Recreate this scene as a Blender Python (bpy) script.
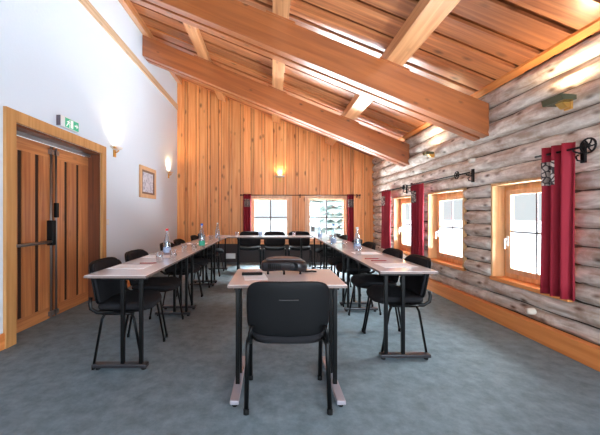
import bpy, bmesh, math, random
from mathutils import Vector, Matrix, noise
random.seed(7)
for o in list(bpy.data.objects): bpy.data.objects.remove(o)
S = bpy.context.scene
COL = S.collection
PI = math.pi

# ---------------- camera ----------------
cd = bpy.data.cameras.new('camera'); cam = bpy.data.objects.new('camera', cd); COL.objects.link(cam)
cam.location = (0, 0, 1.18); cam.rotation_euler = (PI/2, 0, 0)
cd.sensor_fit = 'HORIZONTAL'; cd.sensor_width = 36; cd.lens = 18.0
cd.shift_x = 28/600; cd.shift_y = -2.5/600
cd.clip_start = 0.05
S.camera = cam

# ---------------- world: overcast sky, brighter overhead ----------------
w = bpy.data.worlds.new('overcast'); S.world = w; w.use_nodes = True
nt = w.node_tree; nt.nodes.clear()
tc = nt.nodes.new('ShaderNodeTexCoord'); sp = nt.nodes.new('ShaderNodeSeparateXYZ')
rp = nt.nodes.new('ShaderNodeMapRange'); rp.inputs[1].default_value = 0.12; rp.inputs[2].default_value = 0.5
rp.inputs[3].default_value = .9; rp.inputs[4].default_value = 2.5
bg = nt.nodes.new('ShaderNodeBackground'); bg.inputs[0].default_value = (0.90, 0.96, 1.0, 1)
ou = nt.nodes.new('ShaderNodeOutputWorld')
nt.links.new(tc.outputs['Generated'], sp.inputs[0]); nt.links.new(sp.outputs[2], rp.inputs[0])
nt.links.new(rp.outputs[0], bg.inputs[1]); nt.links.new(bg.outputs[0], ou.inputs[0])

# ---------------- large lights ----------------
def area(name, loc, rot, sx, sy, e, col):
    l = bpy.data.lights.new(name, 'AREA'); l.shape = 'RECTANGLE'; l.size = sx; l.size_y = sy; l.energy = e; l.color = col
    o = bpy.data.objects.new(name, l); COL.objects.link(o); o.location = loc; o.rotation_euler = rot
    return o
area('added_rear_fill', (0.1, -2.1, 1.6), (math.radians(90), 0, 0), 3.6, 1.8, 62, (0.84, 0.93, 1.0))  # added fill lamp behind the camera; the rear wall has no window
area('added_side_fill', (2.35, -0.9, 1.2), (math.radians(90), 0, math.radians(36)), 1.8, 1.3, 200, (0.70, 0.86, 1.0))  # added fill for the left wall; no window at this spot
area('added_floor_upfill', (0.0, -1.0, 0.1), (math.radians(140), 0, 0), 4.2, 1.8, 150, (0.84, 0.93, 1.0))  # added unseen lamp near the floor, lifts ceiling and beam undersides
def aimed(name, loc, at, sx, sy, e, col):
    o = area(name, loc, (0,0,0), sx, sy, e, col); o.rotation_euler = (Vector(at)-Vector(loc)).to_track_quat('-Z', 'Y').to_euler(); return o
aimed('added_sky_fill_log_side', (7.0, 4.4, 3.3), (1.0, 4.4, .6), 7, 2.2, 2700, (.86, .94, 1.0))  # unseen lamp added outside, stands in for sky through the log-wall windows
aimed('added_sky_fill_back', (0.6, 11.2, 4.1), (0.4, 6.0, .4), 5, 2.0, 5500, (.86, .94, 1.0))  # lamp added out of view for more daylight through the back windows
aimed('added_upfill_log_side', (3.5, 4.4, -.12), (1.2, 4.4, 2.6), 5, .8, 1900, (.88, .95, 1.0))  # added lamp hidden below the sills, brightens ceiling and beams from underneath
aimed('added_upfill_back', (0.6, 8.7, -.14), (.1, 4.6, 2.9), 5, 1.2, 2200, (.88, .95, 1.0))  # another hidden lamp, added low outside the back windows to whiten beam undersides
sl = bpy.data.lights.new('sun', 'SUN'); sl.energy = 5; sl.angle = math.radians(3); sl.color = (1, .97, .93)
so = bpy.data.objects.new('sun', sl); COL.objects.link(so); so.location = (0, -10, 10)
so.rotation_euler = Vector((.25, 1, -.95)).to_track_quat('-Z', 'Y').to_euler()

vs = S.view_settings; vs.view_transform = 'Standard'; vs.look = 'None'; vs.gamma = 1; vs.exposure = 0.15; vs.use_curve_mapping = False

# ---------------- materials ----------------
def lin(r, g, b): 
    f = lambda c: (c/255/12.92) if c/255 <= .04045 else ((c/255+.055)/1.055)**2.4
    return (f(r), f(g), f(b), 1)
def nm(name):
    m = bpy.data.materials.new(name); m.use_nodes = True
    return m, m.node_tree, m.node_tree.nodes['Principled BSDF']
def N(t, k, **kw):
    n = t.nodes.new(k)
    for a, b in kw.items(): setattr(n, a, b)
    return n
def plain(name, col, rough=.5, metal=0, emis=None, es=0, coat=0, bump=0, bscale=200, var=0.0):
    m, t, p = nm(name)
    p.inputs['Base Color'].default_value = col; p.inputs['Roughness'].default_value = rough; p.inputs['Specular IOR Level'].default_value = .5 if max(col[:3]) > .02 else .18; p.inputs['Metallic'].default_value = metal
    if coat: p.inputs['Coat Weight'].default_value = coat; p.inputs['Coat Roughness'].default_value = .15
    if emis: p.inputs['Emission Color'].default_value = emis; p.inputs['Emission Strength'].default_value = es
    tcn = N(t, 'ShaderNodeTexCoord'); nz = N(t, 'ShaderNodeTexNoise'); nz.inputs['Scale'].default_value = bscale
    t.links.new(tcn.outputs['Object'], nz.inputs['Vector'])
    if var:
        r = N(t, 'ShaderNodeMapRange'); r.inputs[3].default_value = 1-var; r.inputs[4].default_value = 1+var
        t.links.new(nz.outputs[0], r.inputs[0])
        h = N(t, 'ShaderNodeHueSaturation'); h.inputs['Color'].default_value = col; t.links.new(r.outputs[0], h.inputs['Value'])
        t.links.new(h.outputs[0], p.inputs['Base Color'])
    if bump:
        b = N(t, 'ShaderNodeBump'); b.inputs['Strength'].default_value = bump; b.inputs['Distance'].default_value = .01
        t.links.new(nz.outputs[0], b.inputs['Height']); t.links.new(b.outputs[0], p.inputs['Normal'])
    return m
def wood(name, c_dark, c_light, axis='x', rough=.45, tintv=.25, knot=.5, knotcol=None, coat=0.0, grain=1.0, bump=.15, kscale=1.0, slope=False, kr=.17, ramp=(.3, .68), along=.9, patch=None):
    m, t, p = nm(name); L = t.links.new
    tcn = N(t, 'ShaderNodeTexCoord'); at = N(t, 'ShaderNodeAttribute', attribute_name='tint')
    off = N(t, 'ShaderNodeVectorMath', operation='SCALE'); off.inputs[0].default_value = (13.7, 7.3, 19.1); L(at.outputs['Fac'], off.inputs['Scale'])
    add = N(t, 'ShaderNodeVectorMath', operation='ADD'); L(tcn.outputs['Object'], add.inputs[0]); L(off.outputs[0], add.inputs[1])
    if slope:
        ro = N(t, 'ShaderNodeVectorRotate'); ro.rotation_type = 'Y_AXIS'; ro.inputs['Angle'].default_value = -math.atan(.41); L(add.outputs[0], ro.inputs['Vector']); add = ro
    mp = N(t, 'ShaderNodeMapping'); s = [22*grain]*3; s['xyz'.index(axis)] = along; mp.inputs['Scale'].default_value = s; L(add.outputs[0], mp.inputs[0])
    nz = N(t, 'ShaderNodeTexNoise'); nz.inputs['Scale'].default_value = 1; nz.inputs['Detail'].default_value = 5; nz.inputs['Distortion'].default_value = .6; L(mp.outputs[0], nz.inputs['Vector'])
    cr = N(t, 'ShaderNodeValToRGB'); cr.color_ramp.elements[0].position = ramp[0]; cr.color_ramp.elements[1].position = ramp[1]
    cr.color_ramp.elements[0].color = c_dark; cr.color_ramp.elements[1].color = c_light; L(nz.outputs[0], cr.inputs[0])
    base = cr.outputs[0]
    if patch:
        pn = N(t, 'ShaderNodeTexNoise'); pn.inputs['Scale'].default_value = 3.2; pn.inputs['Detail'].default_value = 6; pn.inputs['Roughness'].default_value = .7; L(add.outputs[0], pn.inputs['Vector'])
        pr = N(t, 'ShaderNodeMapRange'); pr.inputs[1].default_value = .45; pr.inputs[2].default_value = .68; pr.inputs[3].default_value = 0; pr.inputs[4].default_value = .75; L(pn.outputs[0], pr.inputs[0])
        pm = N(t, 'ShaderNodeMix', data_type='RGBA'); L(pr.outputs[0], pm.inputs['Factor']); L(base, pm.inputs['A']); pm.inputs['B'].default_value = patch; base = pm.outputs['Result']
    # knots
    mk = N(t, 'ShaderNodeMapping'); s = [5.5*kscale]*3; s['xyz'.index(axis)] = 2.6*kscale; mk.inputs['Scale'].default_value = s; L(add.outputs[0], mk.inputs[0])
    vo = N(t, 'ShaderNodeTexVoronoi'); vo.inputs['Scale'].default_value = 1; L(mk.outputs[0], vo.inputs['Vector'])
    mr = N(t, 'ShaderNodeMapRange'); mr.inputs[1].default_value = .06; mr.inputs[2].default_value = kr; mr.inputs[3].default_value = knot; mr.inputs[4].default_value = 0; L(vo.outputs['Distance'], mr.inputs[0])
    mx = N(t, 'ShaderNodeMix', data_type='RGBA'); L(mr.outputs[0], mx.inputs['Factor']); L(base, mx.inputs['A']); mx.inputs['B'].default_value = knotcol or tuple(c*.25 for c in c_dark[:3])+(1,)
    tv = N(t, 'ShaderNodeMapRange'); tv.inputs[3].default_value = 1-tintv; tv.inputs[4].default_value = 1+tintv; L(at.outputs['Fac'], tv.inputs[0])
    h = N(t, 'ShaderNodeHueSaturation'); L(mx.outputs['Result'], h.inputs['Color']); L(tv.outputs[0], h.inputs['Value'])
    L(h.outputs[0], p.inputs['Base Color']); p.inputs['Roughness'].default_value = rough
    if coat: p.inputs['Coat Weight'].default_value = coat; p.inputs['Coat Roughness'].default_value = .32
    if bump:
        b = N(t, 'ShaderNodeBump'); b.inputs['Strength'].default_value = bump; b.inputs['Distance'].default_value = .01; L(nz.outputs[0], b.inputs['Height']); L(b.outputs[0], p.inputs['Normal'])
    return m
M = {}
M['white_wall'] = plain('white_plaster', lin(220, 234, 248), .8, bump=.25, bscale=35)
M['pine_wall'] = wood('pine_wall', lin(222, 134, 72), lin(250, 178, 112), 'z', .45, .16, .75, kr=.2)
M['pine_ceiling'] = wood('pine_ceiling', lin(150, 84, 50), lin(218, 144, 92), 'x', .35, .4, .8, coat=1, bump=.3, slope=True, kr=.2)
M['ceiling_dark'] = wood('ceiling_cover_board', lin(120, 62, 34), lin(160, 92, 52), 'x', .5, .15, .4)
M['beam'] = wood('beam_wood', lin(142, 76, 36), lin(176, 102, 52), 'x', .38, .05, .85, coat=1, grain=.8, kscale=1.25, slope=True, kr=.16)
M['beam_dark'] = plain('beam_seam', lin(60, 32, 22), .8)
M['purlin'] = wood('purlin_wood', lin(190, 122, 74), lin(230, 174, 122), 'y', .4, .08, .5, coat=.8, grain=.8)
M['pine_y'] = wood('baseboard_wood', lin(206, 122, 60), lin(232, 152, 86), 'y', .5, .1, .7)
M['pine_x'] = wood('pine_x', lin(204, 136, 84), lin(236, 178, 124), 'x', .5, .1, .2)
M['pale_y'] = wood('pale_strip_wood', lin(190, 160, 128), lin(222, 196, 166), 'y', .55, .05, .3)
M['casing'] = wood('window_pine', lin(214, 146, 88), lin(242, 190, 134), 'z', .45, .06, .3)
M['casing_pale'] = wood('window_reveal_pine', lin(196, 148, 100), lin(222, 180, 132), 'z', .45, .06, .3)
M['sash'] = wood('sash_pine', lin(206, 152, 112), lin(232, 188, 150), 'z', .45, .04, .1)
M['log'] = wood('weathered_log', lin(172, 150, 134), lin(240, 230, 220), 'y', .7, .2, .95, knotcol=lin(96, 66, 46), grain=.9, bump=.9, kscale=1.5, kr=.22, ramp=(.3, .66), along=4.0, patch=lin(158, 122, 96))
M['log_end'] = plain('cut_knot', lin(214, 200, 184), .8)
M['chink'] = plain('log_wall_core', lin(70, 58, 50), .9)
M['door_wood'] = wood('door_wood', lin(160, 92, 50), lin(206, 138, 84), 'z', .35, .15, .3, coat=.3)
M['door_rail'] = wood('door_rail_wood', lin(160, 92, 50), lin(206, 138, 84), 'y', .35, .15, .3, coat=.3)
M['door_groove'] = plain('door_groove', lin(50, 28, 18), .7)
M['door_jamb'] = wood('door_jamb_brown', lin(84, 44, 26), lin(118, 66, 40), 'z', .4, .1, .2)
M['door_casing'] = wood('door_casing', lin(184, 130, 74), lin(208, 156, 98), 'z', .5, .06, .2)
M['grey_metal'] = plain('brushed_metal', lin(150, 150, 152), .35, .9, var=.06)
M['black_metal'] = plain('black_powdercoat', lin(7, 7, 8), .35, .0, var=.1)
M['bar'] = plain('glazing_bar', lin(120, 116, 120), .6)
M['iron'] = plain('wrought_iron', lin(34, 30, 30), .55, .6, var=.15)
M['brass'] = plain('brass', lin(222, 166, 88), .3, .7, var=.06)
M['smoke_glass'] = plain('dark_mirror_glass', lin(104, 106, 84), .15, .6, var=.1)
M['frost'] = plain('frosted_glass', lin(225, 215, 205), .4)
M['bulb'] = plain('halogen_glow', (1, .8, .5, 1), .4, emis=(1, .78, .5, 1), es=14)
M['fabric'] = plain('black_fabric', lin(27, 26, 29), .85, bump=.4, bscale=600, var=.25)
M['shell'] = plain('black_plastic', lin(10, 10, 12), .55, coat=0, var=.08)
M['rib'] = plain('moulded_rib', lin(52, 46, 46), .6)
M['rubber'] = plain('rubber', lin(18, 18, 18), .8)
M['laminate'] = plain('table_laminate', lin(228, 221, 221), .15, coat=.3, bscale=60, var=.03)
M['edge'] = plain('table_edge', lin(116, 98, 92), .5)
M['desk_foot'] = plain('desk_foot_metal', lin(152, 148, 156), .3, .2, coat=.4)
M['foot_metal'] = plain('table_foot_metal', lin(42, 40, 44), .28, .2, coat=.4)
M['curtain'] = plain('red_curtain', lin(140, 11, 35), .8, bump=.2, bscale=400, var=.12)
M['paper'] = plain('paper', lin(240, 240, 242), .8)
M['pencil'] = plain('pencil_red', lin(150, 40, 44), .5)
M['white_plastic'] = plain('white_plastic', lin(225, 225, 222), .5)
M['black_gloss'] = plain('projector_plastic', lin(34, 30, 32), .35, coat=.2)
M['grey_plastic'] = plain('projector_top', lin(92, 86, 88), .4)
M['dark_skirt'] = plain('dark_skirting', lin(52, 42, 42), .6, var=.15)
M['snow'] = plain('snow', lin(236, 240, 246), .9, bump=.3, bscale=2)
M['foliage'] = plain('hazy_frosted_needles', lin(158, 176, 172), .9, var=.35, bscale=6)  # frost tone, paled further so the colour stands in for haze
M['bark'] = plain('bark', lin(110, 100, 98), .9, var=.2)
M['green'] = plain('exit_green', lin(60, 178, 140), .4, emis=lin(60, 178, 140), es=.25)
M['exit_white'] = plain('exit_white', lin(230, 240, 236), .4, emis=(.9, 1, .95, 1), es=.25)
M['sign_box'] = plain('sign_housing', lin(232, 236, 238), .5)
M['sign_side'] = plain('sign_end', lin(96, 84, 92), .5)
M['cap_red'] = plain('cap_red', lin(190, 40, 50), .4)
M['cap_blue'] = plain('cap_blue', lin(60, 100, 190), .4)
M['label_blue'] = plain('label_blue', lin(158, 176, 206), .5, var=.3, bscale=60)
M['label_green'] = plain('label_green', lin(60, 170, 140), .5, var=.3, bscale=60)
M['frame_wood'] = wood('frame_wood', lin(206, 160, 116), lin(228, 188, 146), 'z', .5, .05, .1)
M['frame_inner'] = plain('frame_inner', lin(126, 92, 72), .5)
# carpet
m, t, p = nm('carpet'); L = t.links.new
tcn = N(t, 'ShaderNodeTexCoord'); n1 = N(t, 'ShaderNodeTexNoise'); n1.inputs['Scale'].default_value = 9; n1.inputs['Detail'].default_value = 9; n1.inputs['Roughness'].default_value = .7
n2 = N(t, 'ShaderNodeTexNoise'); n2.inputs['Scale'].default_value = 350
L(tcn.outputs['Object'], n1.inputs['Vector']); L(tcn.outputs['Object'], n2.inputs['Vector'])
cr = N(t, 'ShaderNodeValToRGB'); cr.color_ramp.elements[0].position = .3; cr.color_ramp.elements[1].position = .7
cr.color_ramp.elements[0].color = lin(80, 96, 104); cr.color_ramp.elements[1].color = lin(118, 134, 142); L(n1.outputs[0], cr.inputs[0])
L(cr.outputs[0], p.inputs['Base Color']); p.inputs['Roughness'].default_value = .75
b = N(t, 'ShaderNodeBump'); b.inputs['Strength'].default_value = .4; b.inputs['Distance'].default_value = .004; L(n2.outputs[0], b.inputs['Height']); L(b.outputs[0], p.inputs['Normal'])
M['carpet'] = m
# glass: window pane (thin) and vessel glass
m, t, p = nm('window_glass'); t.nodes.remove(p)
tr = N(t, 'ShaderNodeBsdfTransparent'); tr.inputs[0].default_value = (.95, .97, .97, 1); gl = N(t, 'ShaderNodeBsdfGlossy'); gl.inputs['Roughness'].default_value = .02
ms = N(t, 'ShaderNodeMixShader'); ms.inputs[0].default_value = .05
t.links.new(tr.outputs[0], ms.inputs[1]); t.links.new(gl.outputs[0], ms.inputs[2]); t.links.new(ms.outputs[0], t.nodes['Material Output'].inputs[0])
M['pane'] = m
def vessel(name, col, a):
    m, t, p = nm(name); t.nodes.remove(p)
    tr = N(t, 'ShaderNodeBsdfTransparent'); tr.inputs[0].default_value = col; gl = N(t, 'ShaderNodeBsdfGlossy'); gl.inputs['Roughness'].default_value = .08
    gl.inputs[0].default_value = (.9, .95, 1, 1)
    fr = N(t, 'ShaderNodeLayerWeight'); fr.inputs[0].default_value = .5
    mr = N(t, 'ShaderNodeMapRange'); mr.inputs[3].default_value = a; mr.inputs[4].default_value = .8; t.links.new(fr.outputs['Facing'], mr.inputs[0])
    ms = N(t, 'ShaderNodeMixShader'); t.links.new(mr.outputs[0], ms.inputs[0])
    t.links.new(tr.outputs[0], ms.inputs[1]); t.links.new(gl.outputs[0], ms.inputs[2]); t.links.new(ms.outputs[0], t.nodes['Material Output'].inputs[0])
    return m
M['bottle'] = vessel('bottle_glass', (.82, .88, .95, 1), .16)
M['tumbler'] = vessel('tumbler_glass', (.93, .95, .97, 1), .12)
# drawing in the picture frame
m, t, p = nm('sketch'); L = t.links.new
tcn = N(t, 'ShaderNodeTexCoord'); n1 = N(t, 'ShaderNodeTexNoise'); n1.inputs['Scale'].default_value = 11; n1.inputs['Detail'].default_value = 5; n1.inputs['Distortion'].default_value = 1.5
L(tcn.outputs['Object'], n1.inputs['Vector']); cr = N(t, 'ShaderNodeValToRGB')
cr.color_ramp.elements[0].position = .35; cr.color_ramp.elements[0].color = lin(150, 156, 176); cr.color_ramp.elements[1].position = .56; cr.color_ramp.elements[1].color = lin(212, 214, 226)
L(n1.outputs[0], cr.inputs[0]); L(cr.outputs[0], p.inputs['Base Color']); p.inputs['Roughness'].default_value = .4
M['sketch'] = m
# embroidered curtain band
m, t, p = nm('embroidery'); L = t.links.new
tcn = N(t, 'ShaderNodeTexCoord'); n1 = N(t, 'ShaderNodeTexVoronoi'); n1.feature = 'DISTANCE_TO_EDGE'; n1.inputs['Scale'].default_value = 22
L(tcn.outputs['Object'], n1.inputs['Vector']); cr = N(t, 'ShaderNodeValToRGB')
cr.color_ramp.elements[0].position = .05; cr.color_ramp.elements[0].color = lin(48, 36, 38); cr.color_ramp.elements[1].position = .14; cr.color_ramp.elements[1].color = lin(176, 160, 150)
L(n1.outputs['Distance'], cr.inputs[0]); L(cr.outputs[0], p.inputs['Base Color']); p.inputs['Roughness'].default_value = .9
M['embroidery'] = m

# ---------------- mesh builder ----------------
class MB:
    def __init__(s): s.v = []; s.f = []; s.t = []; s.m = []; s.sm = []
    def add(s, vs, fs, tint=.5, mi=0, smooth=False):
        b = len(s.v); s.v += [tuple(v) for v in vs]
        for f in fs: s.f.append([b+i for i in f]); s.t.append(tint); s.m.append(mi); s.sm.append(smooth)
    def box(s, x0, x1, y0, y1, z0, z1, tint=.5, mi=0):
        s.hexa([(x0,y0,z0),(x1,y0,z0),(x1,y1,z0),(x0,y1,z0),(x0,y0,z1),(x1,y0,z1),(x1,y1,z1),(x0,y1,z1)], tint, mi); return s
    def hexa(s, v, tint=.5, mi=0):
        s.add(v, [(3,2,1,0),(4,5,6,7),(0,1,5,4),(1,2,6,5),(2,3,7,6),(3,0,4,7)], tint, mi); return s
    def tube(s, pts, r, seg=10, tint=.5, mi=0, flat=1.0, cap=True, up=None):
        pts = [Vector(p) for p in pts]; rs = r if isinstance(r, (list, tuple)) else [r]*len(pts); vs = []
        n = len(pts); pu = None
        for i, p in enumerate(pts):
            d = (pts[min(i+1, n-1)]-pts[max(i-1, 0)]).normalized()
            if pu is None:
                u = Vector(up) if up else (Vector((0,0,1)) if abs(d.z) < .9 else Vector((1,0,0)))
            else: u = pu
            a = (u-d*u.dot(d)).normalized(); pu = a; b = d.cross(a)
            for k in range(seg):
                th = 2*PI*k/seg; vs.append(p+a*math.cos(th)*rs[i]+b*math.sin(th)*rs[i]*flat)
        fs = []
        for i in range(n-1):
            for k in range(seg):
                k2 = (k+1) % seg; fs.append((i*seg+k, i*seg+k2, (i+1)*seg+k2, (i+1)*seg+k))
        s.add(vs, fs, tint, mi, True)
        if cap:
            b = len(s.v)-len(vs)
            s.f.append([b+k for k in reversed(range(seg))]); s.f.append([b+(n-1)*seg+k for k in range(seg)])
            s.t += [tint]*2; s.m += [mi]*2; s.sm += [False]*2
        return s
    def lathe(s, prof, c=(0,0,0), seg=20, mi=0, tint=.5, ax='z'):
        vs = []; fs = []; n = len(prof)
        for r, h in prof:
            for k in range(seg):
                a = 2*PI*k/seg; x, y = r*math.cos(a), r*math.sin(a)
                q = (x, y, h) if ax == 'z' else ((h, x, y) if ax == 'x' else (y, h, x))
                vs.append((c[0]+q[0], c[1]+q[1], c[2]+q[2]))
        for i in range(n-1):
            for k in range(seg):
                k2 = (k+1) % seg; fs.append((i*seg+k, i*seg+k2, (i+1)*seg+k2, (i+1)*seg+k))
        s.add(vs, fs, tint, mi, True); return s
    def build(s, name, mats, parent=None, bevel=0, subsurf=0, tag=None):
        me = bpy.data.meshes.new(name); me.from_pydata(s.v, [], s.f)
        for mm in (mats if isinstance(mats, list) else [mats]): me.materials.append(M[mm])
        at = me.attributes.new('tint', 'FLOAT', 'FACE'); at.data.foreach_set('value', s.t)
        for i, p in enumerate(me.polygons): p.material_index = s.m[i]; p.use_smooth = s.sm[i]
        bm = bmesh.new(); bm.from_mesh(me); bmesh.ops.recalc_face_normals(bm, faces=bm.faces); bm.to_mesh(me); bm.free()
        o = bpy.data.objects.new(name, me); COL.objects.link(o)
        if parent: o.parent = parent
        if bevel:
            b = o.modifiers.new('bevel', 'BEVEL'); b.width = bevel; b.segments = 3; b.limit_method = 'ANGLE'
        if subsurf:
            b = o.modifiers.new('sub', 'SUBSURF'); b.levels = b.render_levels = subsurf
        return o
def tag(o, label=None, cat=None, group=None, kind=None):
    if label: o['label'] = label
    if cat: o['category'] = cat
    if group: o['group'] = group
    if kind: o['kind'] = kind
    return o
def empty(name, loc=(0,0,0), rz=0):
    o = bpy.data.objects.new(name, None); o.empty_display_size = .1; COL.objects.link(o); o.location = loc; o.rotation_euler = (0,0,rz); return o
KIDS = {}
def kids(o): return [c for c in bpy.data.objects if c.parent == o]
def dup(o, loc=None, rz=None, label=None, group=None, parent=None):
    c = o.copy(); COL.objects.link(c)
    if parent is not None: c.parent = parent
    if loc is not None: c.location = loc
    if rz is not None: c.rotation_euler = (0,0,rz)
    if label: c['label'] = label
    if group: c['group'] = group
    for k in kids(o): dup(k, parent=c)
    return c
def struct(o, label, cat): return tag(o, label, cat, kind='structure')

# ---------------- dimensions ----------------
XL, XR, YB, YF = -2.37, 2.52, 7.54, -2.2
def zc(x): return 2.62+.41*(2.52-x)      # underside of ceiling boards
def zb(x): return 2.09+.41*(2.52-x)      # underside of rafters
rnd = random.random

# floor
struct(MB().box(XL-.25, XR+.3, YF-.2, YB+.2, -.12, 0).build('floor', 'carpet'), 'blue-grey carpeted floor of the meeting room', 'floor')

# left wall with door opening
b = MB(); D0, D1, DH = 2.75, 4.14, 2.03
for (y0, y1, z0) in ((YF, D0, 0), (D1, YB+.2, 0), (D0, D1, DH)): b.box(XL-.25, XL, y0, y1, z0, zc(XL)+.1)
struct(b.build('wall_left', 'white_wall'), 'tall white plaster wall on the left with double door', 'wall')
struct(MB().box(XL, XL+.018, YF, 7.5, 3.80, 3.93).build('trim_1', 'pale_y'), 'pale wooden strip running along the upper white wall', 'trim')
b = MB(); b.box(XL, XL+.02, YF, 2.64, 0, .14); b.box(XL, XL+.02, 4.24, 7.5, 0, .14)
struct(b.build('baseboard_left', 'pine_y', bevel=.003), 'pine skirting board along the white wall', 'baseboard')
# purlin-like wall plate along left wall
b = MB()
def sbox(b, x0, x1, y0, y1, f0, f1, tint=.5, mi=0):
    b.hexa([(x0,y0,f0(x0)),(x1,y0,f0(x1)),(x1,y1,f0(x1)),(x0,y1,f0(x0)),(x0,y0,f1(x0)),(x1,y0,f1(x1)),(x1,y1,f1(x1)),(x0,y1,f1(x0))], tint, mi)
sbox(b, XL, XL+.12, YF, 7.5, lambda x: zb(x)+.39, zc)
struct(b.build('trim_2', 'purlin'), 'timber wall plate where the ceiling meets the white wall', 'trim')

# rear wall (behind the camera), solid
b = MB(); b.box(XL-.25, XR+.3, YF-.2, YF, 0, 2.5)
sbox(b, XL-.25, XR+.3, YF-.2, YF, lambda x: 2.5, lambda x: max(zc(x)+.1, 2.55))
struct(b.build('wall_rear', 'white_wall'), 'white wall behind the camera', 'wall')

# ceiling: sloped boards with recessed joints
b = MB(); y = YF
while y < YB+.1:
    wd = .21+.05*rnd()
    sbox(b, XL-.1, XR+.25, y, y+wd, lambda x: zc(x)+0.0, lambda x: zc(x)+.03, rnd())
    y += wd+.06
y = YF
b.hexa([(XL-.25,YF-.2,zc(XL-.25)+.05),(XR+.3,YF-.2,zc(XR+.3)+.05),(XR+.3,YB+.2,zc(XR+.3)+.05),(XL-.25,YB+.2,zc(XL-.25)+.05),
        (XL-.25,YF-.2,zc(XL-.25)+.2),(XR+.3,YF-.2,zc(XR+.3)+.2),(XR+.3,YB+.2,zc(XR+.3)+.2),(XL-.25,YB+.2,zc(XL-.25)+.2)], .5, 1)
struct(b.build('ceiling', ['pine_ceiling', 'ceiling_dark']), 'sloping ceiling of wide pine boards with recessed joints', 'ceiling')

# rafters
def rafter(name, y0, label):
    r = empty(name, (0, 0, 0))
    b = MB()
    for (a, c) in ((y0, y0+.115), (y0+.155, y0+.27)):
        sbox(b, XL, 2.515, a, c, zb, lambda x: zb(x)+.38, .5)
    b.build('timber', 'beam', r, bevel=.008)
    b = MB(); sbox(b, XL, 2.515, y0+.116, y0+.154, lambda x: zb(x)+.07, lambda x: zb(x)+.37); b.build('seam_board', 'beam_dark', r)
    for px in (-1.25, .1, 1.42):
        b = MB(); sbox(b, px-.17, px+.17, y0-.004, y0+.27, lambda x: zb(x)+.378, lambda x: zb(x)+.398); b.build('packing_block', 'beam', r)
    tag(r, label, 'beam', kind='structure')
rafter('trim_3', 3.47, 'large doubled roof beam nearest the camera, crossing the room')
rafter('trim_4', 5.48, 'second doubled roof beam in front of the pine back wall')
rafter('trim_5', 1.3, 'roof beam above the camera')
# purlins
for i, px in enumerate((-1.25, .1, 1.42)):
    b = MB(); sbox(b, px-.095, px+.095, YF, 7.5, lambda x: zb(x)+.398, zc, .3+.2*i)
    struct(b.build('trim_%d' % (6+i), 'purlin', bevel=.006), ['left','middle','right'][i]+' roof purlin running the length of the room above the beams', 'beam')

# back wall : planks with two window openings
W = [(-.54, .47, .50, 1.63), (.855, 1.885, .50, 1.63)]
b = MB()
def rects(xa, xb, skip):
    xs = sorted(set([xa, xb]+[q for w_ in skip for q in (w_[0], w_[1]) if xa < q < xb]))
    for i in range(len(xs)-1):
        mid = (xs[i]+xs[i+1])/2; hit = [w_ for w_ in skip if w_[0] < mid < w_[1]]
        yield xs[i], xs[i+1], (hit[0] if hit else None)
def plank(b, xa, xb, y0, y1, tint, mi):
    for x0, x1, h in rects(xa, xb, W):
        if h:
            b.box(x0, x1, y0, y1, 0, h[2], tint, mi); sbox(b, x0, x1, y0, y1, lambda x: h[3], lambda x: zc(x)+.02, tint, mi)
        else: sbox(b, x0, x1, y0, y1, lambda x: 0, lambda x: zc(x)+.02, tint, mi)
x = XL
while x < XR+.1:
    wd = .17+.035*rnd(); plank(b, x, min(x+wd, XR+.2), YB-.04, YB-.018, rnd(), 0)
    plank(b, x+wd+.012, x+wd+.073, YB-.03, YB-.006, rnd(), 0); x += wd+.085
plank(b, XL-.2, XR+.3, YB-.008, YB+.18, .4, 1)
struct(b.build('wall_back', ['pine_wall', 'ceiling_dark']), 'back wall of vertical pine boards with two windows', 'wall')
struct(MB().box(XL, XR-.05, YB-.07, YB-.041, 0, .46).build('baseboard_back', 'dark_skirt', bevel=.004), 'tall dark panel along the foot of the pine wall', 'baseboard')

# right wall : logs
RW = [(2.55, 3.47), (3.96, 4.88), (5.33, 6.25)]; WZ0, WZ1 = .45, 1.54
b = MB()
core = [(YF, YB+.2, 0, WZ0), (YF, YB+.2, WZ1, 2.85)]; yy = [YF]+[q for a in RW for q in a]+[YB+.2]
for i in range(0, len(yy), 2): core.append((yy[i], yy[i+1], WZ0, WZ1))
for (y0, y1, z0, z1) in core: b.box(XR+.05, XR+.2, y0, y1, z0, z1, .5, 1)
def log(b, y0, y1, z, r, tint, ends=False):
    n = max(2, int((y1-y0)/.07)); seg = 14; vs = []; fs = []
    for i in range(n+1):
        y = y0+(y1-y0)*i/n; e = 1.0
        if ends:
            dd = min(y-y0, y1-y); e = 1-.14*max(0, 1-dd/.05)
        for k in range(seg+1):
            a = PI/2+PI*k/seg
            nn = noise.noise(Vector((y*1.1, math.cos(a)*1.2+tint*30, math.sin(a)*1.2+z*9)))*.17 + noise.noise(Vector((y*4.5, math.cos(a)*2+tint*30, math.sin(a)*3+z*17)))*.10
            rr = r*e*(1+nn)
            vs.append((XR+.08+math.cos(a)*min(rr*1.02, .14), y, z+math.sin(a)*rr))
    for i in range(n):
        for k in range(seg): q = i*(seg+1)+k; fs.append((q, q+1, q+seg+2, q+seg+1))
    fs.append(tuple(range(seg+1))); fs.append(tuple(n*(seg+1)+k for k in reversed(range(seg+1))))
    b.add(vs, fs, tint, 0, True)
edges = [.0, .15, .285, WZ0]
for i in range(len(edges)-1): log(b, YF, YB, (edges[i]+edges[i+1])/2, (edges[i+1]-edges[i])/2*1.05, rnd())
nrow = 7
for i in range(nrow):
    z = WZ0+(i+.5)*(WZ1-WZ0)/nrow; tt = rnd()
    for j in range(0, len(yy), 2):
        log(b, yy[j], min(yy[j+1], YB), z, (WZ1-WZ0)/nrow/2*1.02, (tt+j*.13) % 1, True)
z = WZ1
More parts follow.
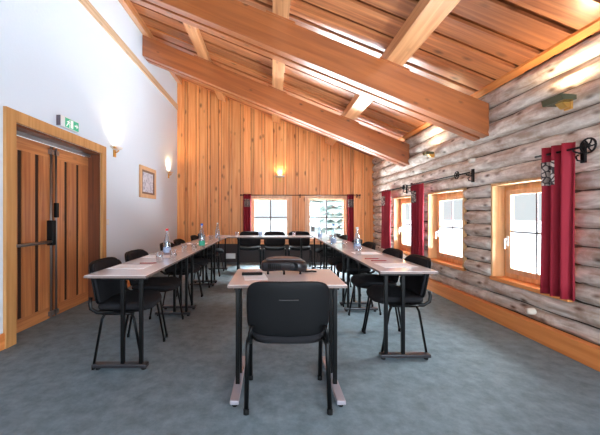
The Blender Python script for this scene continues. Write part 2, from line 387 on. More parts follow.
for h in (.17, .19, .16, .2, .17, .19): log(b, YF, YB, z+h/2, h/2*1.04, rnd()); z += h
for (y, z, r) in ((2.9, .25, .03), (5.0, 1.93, .022), (2.2, .3, .03), (3.75, 1.86, .03)):
    b.lathe([(0.001, -.034), (r, -.034), (r*1.1, .03)], (XR-.02, y, z), 12, 2, ax='x')
struct(b.build('wall_right', ['log', 'chink', 'log_end']), 'weathered grey-brown log wall on the right with three windows', 'wall')
struct(MB().box(XR-.06, XR+.02, YF, YB-.04, 0, .165).build('baseboard_right', 'pine_y', bevel=.004), 'orange pine skirting board under the log wall', 'baseboard')
b = MB(); sbox(b, XR-.08, XR-.01, YF, YB, lambda x: zc(x)-.025, lambda x: zc(x)+.0)
struct(b.build('trim_9', 'pine_y'), 'pine edge strip where ceiling meets the log wall', 'trim')

# windows on right wall
def side_window(idx, y0, y1):
    r = empty('window_%d' % idx, (XR+.2, (y0+y1)/2, WZ0)); cx, cy = XR+.2, (y0+y1)/2
    tag(r, ['near window in the log wall, partly behind a red curtain', 'middle window in the log wall', 'far window in the log wall between two red curtains'][idx-1], 'window', kind='structure')
    h = (y1-y0)/2; H = WZ1-WZ0; X0 = -.19   # room side
    j = MB(); t = .028
    j.box(X0, 0, -h, -h+t, 0, H, .2); j.box(X0, 0, h-t, h, 0, H, .8); j.box(X0, 0, -h+t, h-t, H-t, H, .5); j.build('reveal_lining', 'casing_pale', r, bevel=.002)
    MB().box(X0-.015, 0, -h, h, -.012, t).build('window_sill', 'pine_y', r, bevel=.004)
    a = MB(); f = .07
    for (ya, yb, za, zb_) in ((-h+t, -h+t+f, t, H-t), (h-t-f, h-t, t, H-t), (-h+t+f, h-t-f, t, t+f+.01), (-h+t+f, h-t-f, H-t-f, H-t)): a.box(-.05, .0, ya, yb, za, zb_, rnd())
    a.build('frame', 'casing', r, bevel=.003)
    s = MB(); g = .055; i0 = t+f-.015
    for (ya, yb, za, zb_) in ((-h+i0, -h+i0+g, i0, H-i0), (h-i0-g, h-i0, i0, H-i0), (-h+i0+g, h-i0-g, i0, i0+g), (-h+i0+g, h-i0-g, H-i0-g, H-i0)): s.box(-.075, -.045, ya, yb, za, zb_, rnd())
    s.build('sash', 'sash', r, bevel=.003)
    gi = i0+g
    q = MB(); q.box(-.066, -.052, -.008, .008, gi, H-gi); q.box(-.066, -.052, -h+gi, h-gi, H/2-.008, H/2+.008); q.build('glazing_bar', 'bar', r)
    MB().box(-.062, -.056, -h+gi-.003, h-gi+.003, gi-.003, H-gi+.003).build('pane', 'pane', r)
    k = MB(); k.box(-.088, -.075, h-i0-g/2-.014, h-i0-g/2+.014, H/2-.16, H/2-.05); k.tube([(-.088, h-i0-g/2, H/2-.08), (-.115, h-i0-g/2, H/2-.08), (-.12, h-i0-g/2-.01, H/2-.19)], .009, 8); k.build('window_handle', 'white_plastic', r)
for i, (a, c) in enumerate(RW): side_window(i+1, a, c)
# back windows
def back_window(idx, w_):
    x0, x1, z0, z1 = w_; h = (x1-x0)/2; H = z1-z0
    r = empty('window_%d' % idx, ((x0+x1)/2, YB, z0)); tag(r, ['left window in the pine back wall, white view', 'right window in the pine back wall, with snowy trees outside'][idx-4], 'window', kind='structure')
    j = MB()
    for (a, c, d, e) in ((-h-.03, -h+.045, -.02, H+.03), (h-.045, h+.03, -.02, H+.03), (-h+.045, h-.045, H-.045, H+.03), (-h+.045, h-.045, -.02, .045)): j.box(a, c, -.06, .1, d, e, rnd())
    j.build('frame', 'sash', r, bevel=.004)
    s = MB(); q = .045; g = .05
    for (a, c, d, e) in ((-h+q, -h+q+g, q, H-q), (h-q-g, h-q, q, H-q), (-h+q+g, h-q-g, H-q-g*.6, H-q), (-h+q+g, h-q-g, q, q+g)): s.box(a, c, -.01, .03, d, e, rnd())
    s.build('sash', 'sash', r, bevel=.003)
    v = MB(); v.box(-.015, .015, -.005, .025, q+g, H-q-g*.6); v.box(-h+q+g, h-q-g, -.005, .025, H*.55-.013, H*.55+.013); v.build('glazing_bar', 'bar', r)
    MB().box(-h+q+g-.003, h-q-g+.003, .008, .012, q+g-.003, H-q-g*.6+.003).build('pane', 'pane', r)
    MB().box(-h-.04, h+.04, -.1, -.06, -.05, -.02).build('window_sill', 'pine_x', r, bevel=.004)
for i, w_ in enumerate(W): back_window(4+i, w_)

# double door
r = empty('door_1', (XL, (D0+D1)/2, 0)); tag(r, 'wooden double door with dark grooves in a pale frame', 'door', kind='structure')
hd = (D1-D0)/2
c = MB(); c.box(0, .03, -hd-.11, -hd, 0, DH+.11, .2); c.box(0, .03, hd, hd+.1, 0, DH+.11, .7); c.box(0, .03, -hd, hd, DH, DH+.11, .5); c.build('door_casing', 'door_casing', r, bevel=.004)
c = MB(); c.box(-.2, 0, -hd, -hd+.025, 0, DH-.001, .3); c.box(-.2, 0, hd-.025, hd, 0, DH-.001, .6); c.box(-.2, 0, -hd+.025, hd-.025, DH-.025, DH-.001, .5); c.build('door_jamb', 'door_jamb', r)
c = MB(); c.box(-.15, -.12, -hd+.025, hd-.025, DH-.06, DH-.025); c.build('door_track', 'grey_metal', r)
lw = hd-.03
for s, side in ((-1, 'near'), (1, 'far')):
    y0 = -hd+.027 if s < 0 else .004; y1 = y0+lw-.002
    lf = MB(); lf.box(-.2, -.162, y0, y1, .012, DH-.065, .5, 2)
    n = 3; bw = (y1-y0)/n
    gr = .028
    ys = [y0]
    for i in range(n):
        a = y0+i*bw+(gr if i else 0); e = y0+(i+1)*bw-(gr if i < n-1 else 0)
        lf.box(-.175, -.15, a, e, .14, DH-.2, .25+.5*rnd(), 0)
    lf.box(-.175, -.149, y0, y1, .012, .14, .3, 1); lf.box(-.175, -.149, y0, y1, DH-.2, DH-.065, .6, 1)
    o = lf.build('door_leaf', ['door_wood', 'door_rail', 'door_groove'], r)
    # vertical rod of the panic bolt
    yr = -.045 if s < 0 else .035
    k = MB(); k.tube([(-.135, yr, .02), (-.135, yr, DH-.08)], .011, 8); k.box(-.15, -.115, yr-.025, yr+.025, .04, .09); k.box(-.15, -.115, yr-.025, yr+.025, DH-.16, DH-.11)
    k.build('bolt_rod', 'grey_metal', o)
    if s < 0:
        k = MB(); k.tube([(-.1, y0+.0, .88), (-.1, -.05, .88)], .016, 10); k.build('push_bar', 'grey_metal', o)
        k = MB(); k.box(-.149, -.08, -.095, -.035, .84, 1.12); k.box(-.149, -.09, y0+.02, y0+.06, .84, .93); k.build('latch_box', 'black_metal', o, bevel=.008)
    else:
        k = MB(); k.box(-.149, -.115, .015, .06, 1.15, 1.32); k.build('lock_case', 'black_metal', o, bevel=.005)
# strike stile between leaves
MB().box(-.15, -.14, -.02, .0, .02, DH-.07).build('meeting_stile', 'door_jamb', r)

# ---------------- outdoors ----------------
struct(MB().box(-40, 60, -30, 80, -.4, -.2).build('ground', 'snow'), 'snow covered ground outside', 'ground')
def conifer(x, y, h, r, label):
    t = empty('snowy_conifer', (x, y, -.2)); tag(t, label, 'tree', 'snowy trees outside the back window')
    MB().tube([(0,0,0), (0,0,h*.9)], [.16, .03], 8).build('trunk', 'bark', t)
    f = MB(); rg = random.Random(int(x*97+y*31))
    n = int(h*2.6)
    for i in range(n):
        q = i/n; z = h*(.14+.82*q); rr = r*(1-q)**.8+.1; nb = 9
        a0 = rg.random()*6
        for k in range(nb):
            a = a0+2*PI*k/nb+rg.uniform(-.2,.2); L_ = rr*rg.uniform(.7, 1.1); d = Vector((math.cos(a), math.sin(a), 0)); sd = Vector((-d.y, d.x, 0))
            p0 = Vector((0,0,z)); p1 = d*L_*.5+Vector((0,0,z-.03*h*.5)); p2 = d*L_+Vector((0,0,z-.16*L_-.1)); wv = .3*L_+.05
            vs = [p0+Vector((0,0,.1)), p1+sd*wv, p1-sd*wv, p2, p1+Vector((0,0,.12)), p1-Vector((0,0,.12))]
            f.add(vs, [(0,1,4),(0,4,2),(1,3,4),(4,3,2),(0,5,1),(0,2,5),(1,5,3),(5,2,3)], rg.random())
    f.build('foliage', 'foliage', t)
conifer(3.2, 15.5, 4.6, 1.2, 'short snowy conifer nearest to the right back window')
conifer(4.4, 20, 7.5, 1.8, 'tall pale conifer right of centre in the right back window')
conifer(3.4, 25, 6.4, 1.6, 'pale conifer at the left of the right back window')
conifer(6.9, 27, 8.2, 2.1, 'distant tall snowy conifer behind the others')
conifer(4.2, 31, 8.6, 2.1, 'most distant conifer at the middle of the right back window')

# ---------------- chairs ----------------
def pad(w_, d_, t_, fz=None, nx=10, ny=10, p=4.0, axis='z', c=(0,0,0), dome=.25):
    """rounded cushion, superellipse outline; axis 'z' lies flat, 'y' stands up"""
    vs = []; fs = []; seg = 32
    def out(k, s_):
        a = 2*PI*k/seg; ca, sa = math.cos(a), math.sin(a)
        return (math.copysign(abs(ca)**(2/p), ca)*w_/2*s_, math.copysign(abs(sa)**(2/p), sa)*d_/2*s_)
    rings = [(.35, 1.0+dome*.3), (.7, 1.0+dome*.15), (.92, .92), (.985, .6), (1.0, 0), (.985, -.6), (.92, -.9), (.7, -1.0), (.35, -1.0)]
    for s_, h in rings:
        for k in range(seg):
            u, v = out(k, s_); z = h*t_/2
            if fz: z += fz(u, v)
            vs.append((c[0]+u, c[1]+v, c[2]+z) if axis == 'z' else (c[0]+u, c[1]+z, c[2]+v))
    n = len(rings)
    for i in range(n-1):
        for k in range(seg): k2 = (k+1) % seg; fs.append((i*seg+k, i*seg+k2, (i+1)*seg+k2, (i+1)*seg+k))
    for base, h in ((0, 0), ((n-1)*seg, 0)):
        fs.append(tuple(base+k for k in range(seg)))
    return vs, fs
def make_chair():
    r = empty('stacking_chair'); 
    b = MB(); vs, fs = pad(.46, .42, .055, lambda u, v: -.35*max(0, v-.1)**2*6-.06*max(0,-v-.1)+.25*u*u, c=(0, .0, .455)); b.add(vs, fs, .5, 0, True); s = b.build('seat', 'fabric', r)
    b = MB(); vs, fs = pad(.45, .405, .012, c=(0, 0, .428)); b.add(vs, fs, .5, 0, True); b.build('seat_pan', 'shell', s)
    curve = lambda u, v: .75*u*u*1.0-.10*(v)
    b = MB(); vs, fs = pad(.465, .32, .035, lambda u, v: .9*u*u-.20*v, p=5, axis='y', c=(0, -.225, .637)); b.add(vs, fs, .5, 0, True); bk = b.build('backrest', 'fabric', r)
    b = MB(); vs, fs = pad(.49, .338, .018, lambda u, v: .9*u*u-.20*v, p=5, axis='y', c=(0, -.246, .638), dome=0); b.add(vs, fs, .5, 0, True)
    sh = b.build('back_shell', 'shell', bk); sh['label'] = 'glossy black plastic back shell'
    b = MB(); b.box(-.055, .055, -.2715, -.262, .698, .701); b.build('moulded_rib', 'rib', sh)
    up = (1, 0, 0)
    for sx in (-1, 1):
        for sy, yf, yt in ((1, .19, .10), (-1, -.185, -.10)):
            b = MB(); b.tube([(sx*.238, yt, .425), (sx*.244, yt+sy*.022, .38), (sx*.248, yf, .012)], .014, 10, flat=.65, up=up); l = b.build('leg', 'black_metal', r)
            b = MB(); b.tube([(sx*.248, yf-.0005*sy, 0.0), (sx*.248, yf-.001*sy, .032)], .0165, 10, flat=.7, up=up); b.build('foot_cap', 'rubber', l)
    b = MB()
    for sx in (-1, 1): b.tube([(sx*.236, .12, .42), (sx*.236, -.12, .42)], .011, 8)
    for y in (.08, -.08): b.tube([(-.225, y, .418), (.225, y, .418)], .01, 8)
    b.build('seat_frame', 'black_metal', r)
    for sx in (-1, 1):
        b = MB(); b.tube([(sx*.215, -.05, .424), (sx*.222, -.17, .425), (sx*.228, -.215, .455), (sx*.222, -.226, .50), (sx*.212, -.224, .54)], .011, 8, flat=1.4, up=up)
        b.build('back_support', 'black_metal', r)
    return r
chair0 = make_chair(); first = [True]
def place_chair(x, y, rz, label, group):
    if first[0]:
        first[0] = False; o = chair0; o.location = (x, y, 0); o.rotation_euler = (0,0,rz)
        tag(o, label, 'chair', group); return o
    return dup(chair0, (x, y, 0), rz, label, group)
CG = 'black chairs around the meeting tables'
place_chair(.095, 1.96, 0, 'black chair in the foreground with its back to the camera, at the small desk', CG)
nmL = ['black chair at the left tables nearest the camera, beside the wooden doors', 'second black chair of the left row counted from the camera', 'third black chair of the left row, beside the bottle with the red cap',
       'fourth black chair of the left row, below the picture on the white wall', 'fifth black chair of the left row, near the back', 'farthest black chair of the left row, by the pine wall']
for y, l in zip((2.55, 3.15, 4.08, 4.62, 5.5, 6.05), nmL): place_chair(-1.20+.02*(rnd()-.5), y, -PI/2+.06*(rnd()-.5), l, CG)
nmR = ['black chair at the right tables nearest the camera', 'second black chair of the right row, below the middle log-wall window', 'third black chair of the right row counted from the camera',
       'fourth black chair of the right row, near the middle red curtain', 'fifth black chair of the right row, near the far red curtain', 'farthest black chair of the right row, near the pine wall']
for y, l in zip((2.74, 3.29, 4.11, 4.66, 5.58, 6.14), nmR): place_chair(1.10+.02*(rnd()-.5), y, PI/2+.06*(rnd()-.5), l, CG)
for x, l in zip((-.50, .06, .62), ('left one of the three black chairs behind the back table', 'middle one of the three black chairs behind the back table', 'right one of the three black chairs behind the back table')):
    place_chair(x, 6.66, PI, l, CG)

# ---------------- tables ----------------
def make_table(name, L_, Wd, pin, label, cat='table', group=None, foot=None, inset=.12, ztop=.74, footmat='foot_metal'):
    """long axis x, width y; pin = +1/-1 side of y the posts lean to"""
    r = empty(name); tag(r, label, cat, group)
    h = L_/2; w2 = Wd/2
    o = MB().box(-h+.002, h-.002, -w2+.002, w2-.002, ztop-.018, ztop).build('table_top', 'laminate', r, bevel=.003)
    e = MB(); a = .012
    for (x0,x1,y0,y1) in ((-h, h, -w2, -w2+a), (-h, h, w2-a, w2), (-h, -h+a, -w2+a, w2-a), (h-a, h, -w2+a, w2-a)): e.box(x0, x1, y0, y1, ztop-.0205, ztop-.003)
    e.build('edge_band', 'edge', o, bevel=.002)
    f0, f1 = foot if foot else (-.22, .19)
    posts = (0.0, .14) if not foot else (.0, .14)
    for sx in (-1, 1):
        x = sx*(h-inset)
        b = MB()
        for py in posts: b.box(x-.014, x+.014, pin*py-.014, pin*py+.014, .03, ztop-.045)
        b.box(x-.02, x+.02, min(pin*-.16, pin*.19), max(pin*-.16, pin*.19), ztop-.055, ztop-.026)
        l = b.build('leg', 'black_metal', r, bevel=.004)
        b = MB(); b.box(x-.028, x+.028, min(pin*f0, pin*f1), max(pin*f0, pin*f1), .018, .046); b.build('foot_bar', footmat, l, bevel=.006)
        b = MB()
        for q in (f0+.03, f1-.03): b.lathe([(0.001, 0), (.017, 0), (.017, .012), (.008, .014), (.008, .02)], (x, pin*q, 0), 12)
        b.build('levelling_foot', 'rubber', l)
    b = MB(); b.box(-h+inset+.015, h-inset-.015, pin*.07-.015, pin*.07+.015, ztop-.06, ztop-.028); b.build('under_rail', 'black_metal', r)
    return r
TG = 'narrow folding tables set in a U shape'
tl = make_table('folding_table', 1.46, .455, 1, 'narrow grey table nearest the camera in the left row', group=TG)
tl.location = (-1.143, 2.18+.73, 0); tl.rotation_euler = (0,0,-PI/2)
dup(tl, (-1.143, 2.18+.73+1.462, 0), -PI/2, 'middle narrow table of the left row')
dup(tl, (-1.143, 2.18+.73+2.924, 0), -PI/2, 'farthest narrow table of the left row, near the pine wall')
for i, l in enumerate(('narrow grey table nearest the camera in the right row', 'middle narrow table of the right row', 'farthest narrow table of the right row, near the pine wall')):
    dup(tl, (1.073, 2.34+.73+1.462*i, 0), PI/2, l)
o = make_table('folding_table', 1.69, .485, -1, 'table closing the U in front of the back windows', group=TG, inset=.2); o.location = (-.042, 6.24, 0)
o = make_table('small_desk', .755, .56, -1, 'small square desk in the foreground centre with a projector on it', 'table', foot=(-.25, .335), inset=.05, footmat='desk_foot'); o.location = (.097, 2.165, 0)

ZT = .7405
# ---------------- things on the tables ----------------
def bottle(x, y, h, cap, label, lab=None):
    r = empty('water_bottle', (x, y, ZT)); tag(r, label, 'bottle', 'water bottles on the tables'); s = h/.3
    MB().lathe([(.001,.002),(.036,.0),(.041,.008),(.041,.09),(.039,.13),(.030,.18),(.019,.225),(.0135,.25),(.0135,.283),(.001,.284)][:-1] if 0 else [(a, c*s) for a, c in [(.001,.002),(.036,.0),(.041,.008),(.041,.09),(.039,.13),(.030,.18),(.019,.225),(.0135,.25),(.0135,.283)]], seg=18).build('glass_body', 'bottle', r)
    MB().lathe([(a, c*s) for a, c in [(.001,.3),(.014,.3),(.016,.296),(.016,.276),(.0138,.275)]], seg=14).build('cap', cap, r)
    MB().lathe([(a, c*s) for a, c in [(.0415,.03),(.0418,.032),(.0418,.085),(.0415,.087)]], seg=18).build('paper_label', lab or 'label_blue', r)
bottle(-1.155, 3.3, .29, 'cap_red', 'clear water bottle with a red cap on the left tables, nearest the camera')
bottle(-.94, 4.02, .325, 'cap_blue', 'bluish bottle with a green label on the inner edge of the left tables', 'label_green')
bottle(-.98, 5.4, .30, 'white_plastic', 'clear bottle at the far end of the left tables')
bottle(1.05, 3.70, .29, 'white_plastic', 'tall clear bottle on the right tables nearest the camera')
bottle(.905, 4.42, .31, 'cap_blue', 'blue tinted bottle on the inner edge of the right tables')
bottle(.89, 5.55, .31, 'white_plastic', 'clear bottle at the far end of the right tables')
bottle(-.24, 6.2, .29, 'white_plastic', 'bottle standing on the back table in front of the left window')
gl0 = None
def glass(x, y, label):
    global gl0
    if gl0 is None:
        gl0 = MB().lathe([(.001,.006),(.027,.004),(.029,0),(.036,.095),(.0345,.095),(.0275,.01),(.001,.009)], seg=18).build('drinking_glass', 'tumbler')
        tag(gl0, label, 'glass', 'drinking glasses on the tables'); gl0.location = (x, y, ZT); return
    dup(gl0, (x, y, ZT), 0, label)
glass(-1.05, 2.80, 'left glass of the pair near the front of the left tables')
glass(-.97, 2.95, 'right glass of the pair near the front of the left tables')
glass(-1.06, 3.62, 'glass behind the red-capped bottle')
glass(-.96, 3.70, 'glass on the left tables near the green-labelled bottle')
glass(-1.05, 5.15, 'left of two glasses at the far end of the left tables')
glass(-.93, 5.2, 'right of two glasses at the far end of the left tables')
glass(-.72, 6.15, 'glass at the left end of the back table')
glass(.95, 3.3, 'glass on the right tables in front of the tall clear bottle')
glass(.98, 4.05, 'glass on the right tables behind the tall clear bottle')
glass(1.0, 5.1, 'glass at the far part of the right tables')
glass(.45, 6.15, 'glass at the right end of the back table')
def paper(x, y, rz, label, z=ZT, w_=.21, d_=.297, n='paper_sheet'):
    o = MB().box(-w_/2, w_/2, -d_/2, d_/2, 0, .0025).build(n, 'paper'); o.location = (x, y, z); o.rotation_euler = (0,0,rz); return tag(o, label, 'paper', 'sheets of paper on the tables')
def pen(x, y, rz, label, z=ZT):
    o = MB().tube([(-.075, 0, .0045), (.06, 0, .0045), (.078, 0, .0045)], [.0042, .0042, .0008], 8).build('pen', 'pencil'); o.location = (x, y, z); o.rotation_euler = (0,0,rz); return tag(o, label, 'pen', 'pens on the tables')
paper(-1.2, 2.55, PI/2, 'white sheet on the left tables nearest the camera'); pen(-1.12, 2.72, 0.1, 'dark red pen beside the nearest left sheet')
paper(-1.2, 3.18, PI/2, 'white sheet in front of the second left chair'); pen(-1.2, 3.42, 0.05, 'dark red pen near the red-capped bottle')
paper(1.08, 2.62, PI/2+.1, 'white sheet on the right tables nearest the camera'); pen(1.02, 2.86, 0.03, 'red pen on the right tables nearest the camera')
paper(1.08, 3.45, PI/2, 'white sheet in front of the second right chair'); pen(1.0, 3.0, .1, 'red pen near the inner edge of the right tables')
paper(1.05, 4.9, PI/2, 'white sheet on the middle table of the right row')
paper(-1.15, 4.6, PI/2, 'white sheet on the middle table of the left row')
paper(-.12, 2.13, .15, 'white sheet on the small foreground desk under the remote', w_=.16, d_=.2)

# projector on the desk
r = empty('projector', (.09, 2.28, ZT)); tag(r, 'black rounded projector on short feet on the small foreground desk', 'projector')
b = MB(); vs, fs = pad(.35, .21, .075, lambda u, v: -.9*u*u*.6, p=3.2, c=(0,0,.068), dome=.6); b.add(vs, fs, .5, 0, True); bd = b.build('housing', 'black_gloss', r)
b = MB(); vs, fs = pad(.27, .14, .012, lambda u, v: -.5*u*u, p=3.0, c=(0,.0,.113), dome=.4); b.add(vs, fs, .5, 0, True); b.build('top_panel', 'grey_plastic', r)
b = MB(); b.lathe([(.001,-.006),(.026,-.006),(.03,-.012),(.03,.01)], (.07,-.096,.066), 18, ax='y'); b.build('lens', 'shell', r)
b = MB()
for k in range(7): b.box(-.12+k*.014, -.112+k*.014, -.1085, -.1, .045, .085)
b.build('vent', 'rubber', r)
for (x, y) in ((-.12, -.05), (.12, -.05), (0, -.06), (0, .07)):
    MB().lathe([(.001,0),(.009,0),(.007,.01),(.006,.04)], (x, y, 0), 10).build('foot', 'rubber', r)
# remote
r = empty('remote_control', (-.145, 2.19, ZT+.0027), .1); tag(r, 'black remote control lying on white paper on the foreground desk', 'remote')
r.rotation_euler = (0,0,.08)
MB().box(-.075, .075, -.022, .022, 0, .018).build('body', 'shell', r, bevel=.006)
b = MB()
for k in range(6):
    for j in (-.009, .006): b.box(-.06+k*.02, -.052+k*.02, j, j+.006, .018, .0205)
b.build('buttons', 'grey_plastic', r)
o = MB().tube([(.21, 2.33, ZT+.006), (.26, 2.31, ZT+.006), (.31, 2.32, ZT+.006), (.34, 2.30, ZT+.006)], .006, 8).build('cable', 'rubber'); tag(o, 'short black cable lying right of the projector', 'cable')
def recentre(o):
    me = o.data; c = sum((v.co for v in me.vertices), Vector())/len(me.vertices); zmin = min(v.co.z for v in me.vertices); c.z = zmin
    me.transform(Matrix.Translation(-c)); o.location = c
recentre(o)

# ---------------- curtains and rods ----------------
def curtain(name, c, width, z0, z1, ax, folds, label, amp=.035):
    """ax 'y' hangs along the log wall, 'x' along the back wall"""
    r = empty(name, (c[0], c[1], z0)); tag(r, label, 'curtain', 'red curtains at the windows')
    n = folds*10; rows = 10; H = z1-z0
    def surf(u, q, off=0):
        s = (u-.5)*width*(1-.05*math.sin(q*3)); d = amp*math.sin(u*folds*2*PI+.6*q)*(1-.15*q)+off
        return (d, s) if ax == 'y' else (s, d)
    def sheet(u0, u1, q0, q1, off, th):
        b = MB(); vs = []; fs = []; nu = max(6, int(n*(u1-u0))); W_ = nu+1
        for side in (0, 1):
            for j in range(rows+1):
                q = q0+(q1-q0)*j/rows
                for i in range(nu+1):
                    x, y = surf(u0+(u1-u0)*i/nu, q, off+(th if side else 0)); vs.append((x, y, H*q))
        B = W_*(rows+1)
        for j in range(rows):
            for i in range(nu):
                a = j*W_+i; fs.append((a, a+1, a+W_+1, a+W_)); fs.append((B+a, B+a+W_, B+a+W_+1, B+a+1))
        for j in range(rows):
            for i in (0, nu): a = j*W_+i; fs.append((a, a+W_, B+a+W_, B+a))
        for i in range(nu):
            for j in (0, rows): a = j*W_+i; fs.append((a, B+a, B+a+1, a+1))
        b.add(vs, fs, .5, 0, True); return b
    sheet(0, 1, 0, 1, 0, .006).build('cloth', 'curtain', r)
    sg = -1
    bd = sheet(.5 if ax == 'y' else 0.1, .97 if ax == 'y' else .9, .74, .9, -.0045, .003).build('embroidered_band', 'embroidery', r)
    return r
curtain('red_curtain', (2.37, 2.50), .27, .50, 1.76, 'y', 3, 'dark red curtain beside the near log-wall window, largest in view', .035)
curtain('red_curtain', (2.40, 4.97), .36, .47, 1.71, 'y', 4, 'red curtain between the middle and far log-wall windows', .03)
curtain('red_curtain', (2.38, 6.28), .42, .47, 1.70, 'y', 4, 'red curtain at the far edge of the log wall', .03)
curtain('red_curtain', (-.61, 7.40), .2, .47, 1.70, 'x', 3, 'red curtain left of the left back window', .03)
curtain('red_curtain', (1.94, 7.40), .17, .47, 1.69, 'x', 3, 'red curtain right of the right back window', .03)
def ring(b, c, R, r_, ax='y'):
    pts = []
    for k in range(17):
        a = 2*PI*k/16; u, v = R*math.cos(a), R*math.sin(a); pts.append((c[0]+u, c[1], c[2]+v) if ax == 'y' else (c[0], c[1]+u, c[2]+v))
    b.tube(pts, r_, 6, cap=False)
def rod(pts_, x, y0, y1, z, label, brackets, scrolls):
    r = empty('curtain_rod', (x, (y0+y1)/2, z)); tag(r, label, 'curtain rod', 'wrought iron curtain rods'); m_ = (y0+y1)/2
    MB().tube([(0, y0-m_, 0), (0, y1-m_, 0)], .009, 8).build('rod', 'iron', r)
    for y in brackets:
        b = MB(); b.tube([(0, y-m_, -.0), (0, y-m_, -.02), (.05, y-m_, -.035), (2.465-x, y-m_, -.015)], .007, 6); b.box(2.44-x, 2.462-x, y-m_-.015, y-m_+.015, -.11, .05)
        b.tube([(2.45-x, y-m_, -.1), (2.40-x, y-m_, -.09), (2.39-x, y-m_, -.06), (2.41-x, y-m_, -.05)], .006, 6); b.build('bracket', 'iron', r)
    for y, R in scrolls:
        b = MB(); ring(b, (0, y-m_, 0), R, .007, 'x')
        for k in range(6):
            a = PI*k/3; b.tube([(0, y-m_, 0), (0, y-m_+R*.5*math.cos(a)-.1*R*math.sin(a), R*.5*math.sin(a)+.1*R*math.cos(a)), (0, y-m_+R*math.cos(a), R*math.sin(a))], .0055, 6)
        b.lathe([(.001,-.012),(.014,-.01),(.016,0),(.014,.01),(.001,.012)], (0, y-m_, 0), 10, ax='x')
        b.build('finial_rosette', 'iron', r)
    return r
rod(None, 2.37, 2.25, 2.7, 1.70, 'wrought iron rod with a large scroll rosette at the near red curtain', (2.36,), ((2.25, .055),))
rod(None, 2.37, 3.60, 5.28, 1.69, 'wrought iron rod above the middle log-wall window', (3.66, 5.27), ((3.85, .045),))
rod(None, 2.37, 5.42, 6.6, 1.68, 'wrought iron rod above the far log-wall window', (5.46,), ((5.40, .04),))
r = empty('curtain_rod', (.7, 7.40, 1.67)); tag(r, 'long thin iron rod above both back windows', 'curtain rod', 'wrought iron curtain rods')
MB().tube([(-1.45,0,0),(1.45,0,0)], .009, 8).build('rod', 'iron', r)
for x in (-1.4, .0, 1.42):
    b = MB(); b.tube([(x,0,0),(x,.05,-.03),(x,.095,-.01)], .007, 6); b.box(x-.012, x+.012, .085, .1, -.06, .03); b.build('bracket', 'iron', r)
for x in (-1.47, 1.47): MB().lathe([(.001,-.02),(.016,-.015),(.02,0),(.016,.015),(.001,.02)], (x,0,0), 10, ax='x').build('finial', 'iron', r)

# ---------------- lamps ----------------
def spot(name, loc, e, rot, angle=150, parent=None, rad=.03):
    l = bpy.data.lights.new(name, 'SPOT'); l.energy = e; l.color = (1, .72, .42); l.spot_size = math.radians(angle); l.spot_blend = .8; l.shadow_soft_size = rad
    o = bpy.data.objects.new(name, l); COL.objects.link(o); o.location = loc; o.rotation_euler = rot
    if parent: o.parent = parent
    return o
UP = (PI, 0, 0)
def dish_sconce(x, y, z, rz, e, label, half=.13):
    """local +y points into the room"""
    r = empty('wall_sconce', (x, y, z), rz); tag(r, label, 'wall lamp', 'brass uplighter sconces')
    MB().box(-.03, .03, 0, .018, -.13, .0).build('wall_plate', 'brass', r, bevel=.004)
    b = MB(); b.tube([(0, .018, -.06), (0, .05, -.055), (0, .075, -.03)], .01, 8); b.tube([(.02, .07, -.015), (.12, .08, -.02)], .006, 6); b.box(.11, .15, .065, .095, -.03, -.008); b.build('arm', 'brass', r)
    vs = []; fs = []; prof = [(0, -.028), (.5, -.024), (.85, -.006), (1, .012), (.96, .012), (.8, .0), (.45, -.016), (0, -.02)]; seg = 20
    for rr, h in prof:
        for k in range(seg+1):
            a = PI*k/seg; vs.append((rr*half*math.cos(a), .004+rr*.11*math.sin(a), h))
    for i in range(len(prof)-1):
        for k in range(seg): q = i*(seg+1)+k; fs.append((q, q+1, q+seg+2, q+seg+1))
    b = MB(); b.add(vs, fs, .5, 0, True); b.build('dish', 'frost', r)
    b = MB(); b.tube([(-.05, .05, .012), (.05, .05, .012)], .009, 8); b.build('bulb', 'bulb', r)
    spot('sconce_light', (0, .05, .035), e, UP, 150, r)
dish_sconce(XL, 4.50, 2.18, -PI/2, 30, 'brass sconce on the white wall beside the doors')
dish_sconce(XL, 6.85, 2.15, -PI/2, 30, 'brass sconce on the white wall near the pine wall')
dish_sconce(.2, YB-.04, 2.14, PI, 22, 'wall lamp glowing on the pine wall above the windows')
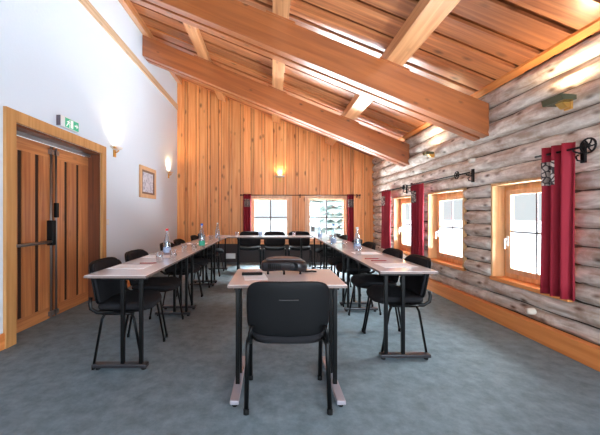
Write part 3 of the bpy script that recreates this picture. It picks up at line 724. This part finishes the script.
def glass_sconce(x, y, z, e, label, s=1.0):
    r = empty('wall_sconce', (x, y, z)); tag(r, label, 'wall lamp', 'brass uplighter sconces')
    MB().box(.03, .05, -.05*s, .05*s, -.12*s, .05*s).build('wall_plate', 'brass', r, bevel=.003)
    b = MB(); b.hexa([(-.0,-.05,-.10),(.035,-.05,-.1),(.035,.05,-.1),(0,.05,-.1),(-.10,-.05,-.0),(.035,-.05,-.0),(.035,.05,0),(-.10,.05,0)]); b.v = [tuple(q*s for q in v) for v in b.v]; b.build('bracket', 'brass', r)
    b = MB()
    for (v) in (((-.15,-.14,-.03),(-.145,-.14,-.035),(-.145,.14,-.035),(-.15,.14,-.03),(-.175,-.14,.05),(-.17,-.14,.05),(-.17,.14,.05),(-.175,.14,.05)),
                ((-.15,-.14,-.03),(.03,-.14,-.03),(.03,.14,-.03),(-.15,.14,-.03),(-.15,-.14,-.022),(.03,-.14,-.022),(.03,.14,-.022),(-.15,.14,-.022)),
                ((-.155,-.145,-.03),(.03,-.145,-.03),(.03,-.14,-.03),(-.155,-.14,-.03),(-.175,-.145,.05),(.03,-.145,.03),(.03,-.14,.03),(-.175,-.14,.05)),
                ((-.155,.14,-.03),(.03,.14,-.03),(.03,.145,-.03),(-.155,.145,-.03),(-.175,.14,.05),(.03,.14,.03),(.03,.145,.03),(-.175,.145,.05))): b.hexa([tuple(q*s for q in p_) for p_ in v])
    sh = b.build('glass_shade', 'smoke_glass', r); sh['label'] = 'smoky mirrored glass tray'
    b = MB(); b.tube([(-.06*s, -.07*s, .0), (-.06*s, .07*s, .0)], .009, 8); b.build('bulb', 'bulb', r)
    spot('sconce_light', (-.07, 0, .06), e, UP, 155, r)
glass_sconce(XR-.09, 2.50, 2.13, 22, 'brass and smoky glass sconce on the logs above the near curtain', .62)
glass_sconce(XR-.09, 4.6, 2.12, 16, 'small brass sconce on the logs below the ceiling, farther back', .5)

# ---------------- wall items ----------------
r = empty('exit_sign', (XL, 3.45, 2.225)); tag(r, 'green and white exit sign above the double door', 'sign')
MB().box(0, .05, -.15, .15, -.06, .06).build('housing', ['sign_box'], r, bevel=.004)
MB().box(.002, .045, -.156, -.1505, -.056, .056).build('end_cap', 'sign_side', r)
MB().box(.05, .053, -.085, .145, -.052, .052).build('green_panel', 'green', r)
b = MB()
def flat(b, pts):   # pictogram polygons on the panel, (y,z)
    pts = [(y-.028, z) for y, z in pts]; n = len(pts); b.add([(.053, y, z) for y, z in pts]+[(.0545, y, z) for y, z in pts], [tuple(range(n)), tuple(n+i for i in range(n))]+[(i, (i+1) % n, n+(i+1) % n, n+i) for i in range(n)])
flat(b, [(.03,-.045),(.075,-.045),(.075,.045),(.03,.045)])                  # door
flat(b, [(.10,-.008),(.135,-.008),(.135,-.028),(.165,0),(.135,.028),(.135,.008),(.10,.008)])  # arrow
flat(b, [(-.02,.0),(.005,-.005),(.01,.022),(-.01,.028)])                    # torso
flat(b, [(-.02,0),(-.045,-.04),(-.035,-.045),(-.005,-.005)])                # leg
flat(b, [(-.005,-.003),(.012,-.022),(.006,-.045),(.016,-.045),(.022,-.02),(.006,.0)])
flat(b, [(-.01,.026),(-.035,.012),(-.032,.005),(-.008,.015)]); flat(b, [(.008,.022),(.026,.01),(.022,.004),(.006,.012)])
flat(b, [(.008,.03),(.018,.03),(.018,.042),(.008,.042)])
b.build('pictogram', 'exit_white', r)
r = empty('picture_frame', (XL, 5.70, 1.79)); tag(r, 'wood framed grey-blue drawing on the white wall between the sconces', 'picture')
b = MB(); a, c = .36, .29
for (y0,y1,z0,z1) in ((-a,-a+.07,-c,c),(a-.07,a,-c,c),(-a+.07,a-.07,c-.07,c),(-a+.07,a-.07,-c,-c+.07)): b.box(0,.03,y0,y1,z0,z1,rnd())
b.build('frame', 'frame_wood', r, bevel=.003)
b = MB(); a, c = .29, .22
for (y0,y1,z0,z1) in ((-a,-a+.035,-c,c),(a-.035,a,-c,c),(-a+.035,a-.035,c-.035,c),(-a+.035,a-.035,-c,-c+.035)): b.box(0,.024,y0,y1,z0,z1)
b.build('inner_frame', 'frame_inner', r)
MB().box(0,.012,-.255,.255,-.185,.185).build('drawing', 'sketch', r)
r = empty('light_switch', (XL, 4.30, 1.08)); tag(r, 'small white light switch right of the door frame', 'switch')
MB().box(0,.012,-.04,.04,-.04,.04).build('plate', 'white_plastic', r, bevel=.003); MB().box(.012,.018,-.018,.018,-.025,.025).build('rocker', 'sign_box', r)
r = empty('wall_vent', (-1.03, YB-.07, .16)); tag(r, 'pale rectangular vent low on the dark panel of the back wall', 'vent')
MB().box(-.12,.12,-.02,0,-.065,.065).build('cover', 'white_plastic', r, bevel=.004)
b = MB()
for k in range(5): b.box(-.1,.1,-.023,-.02,-.045+k*.02,-.038+k*.02)
b.build('slats', 'sign_box', r)
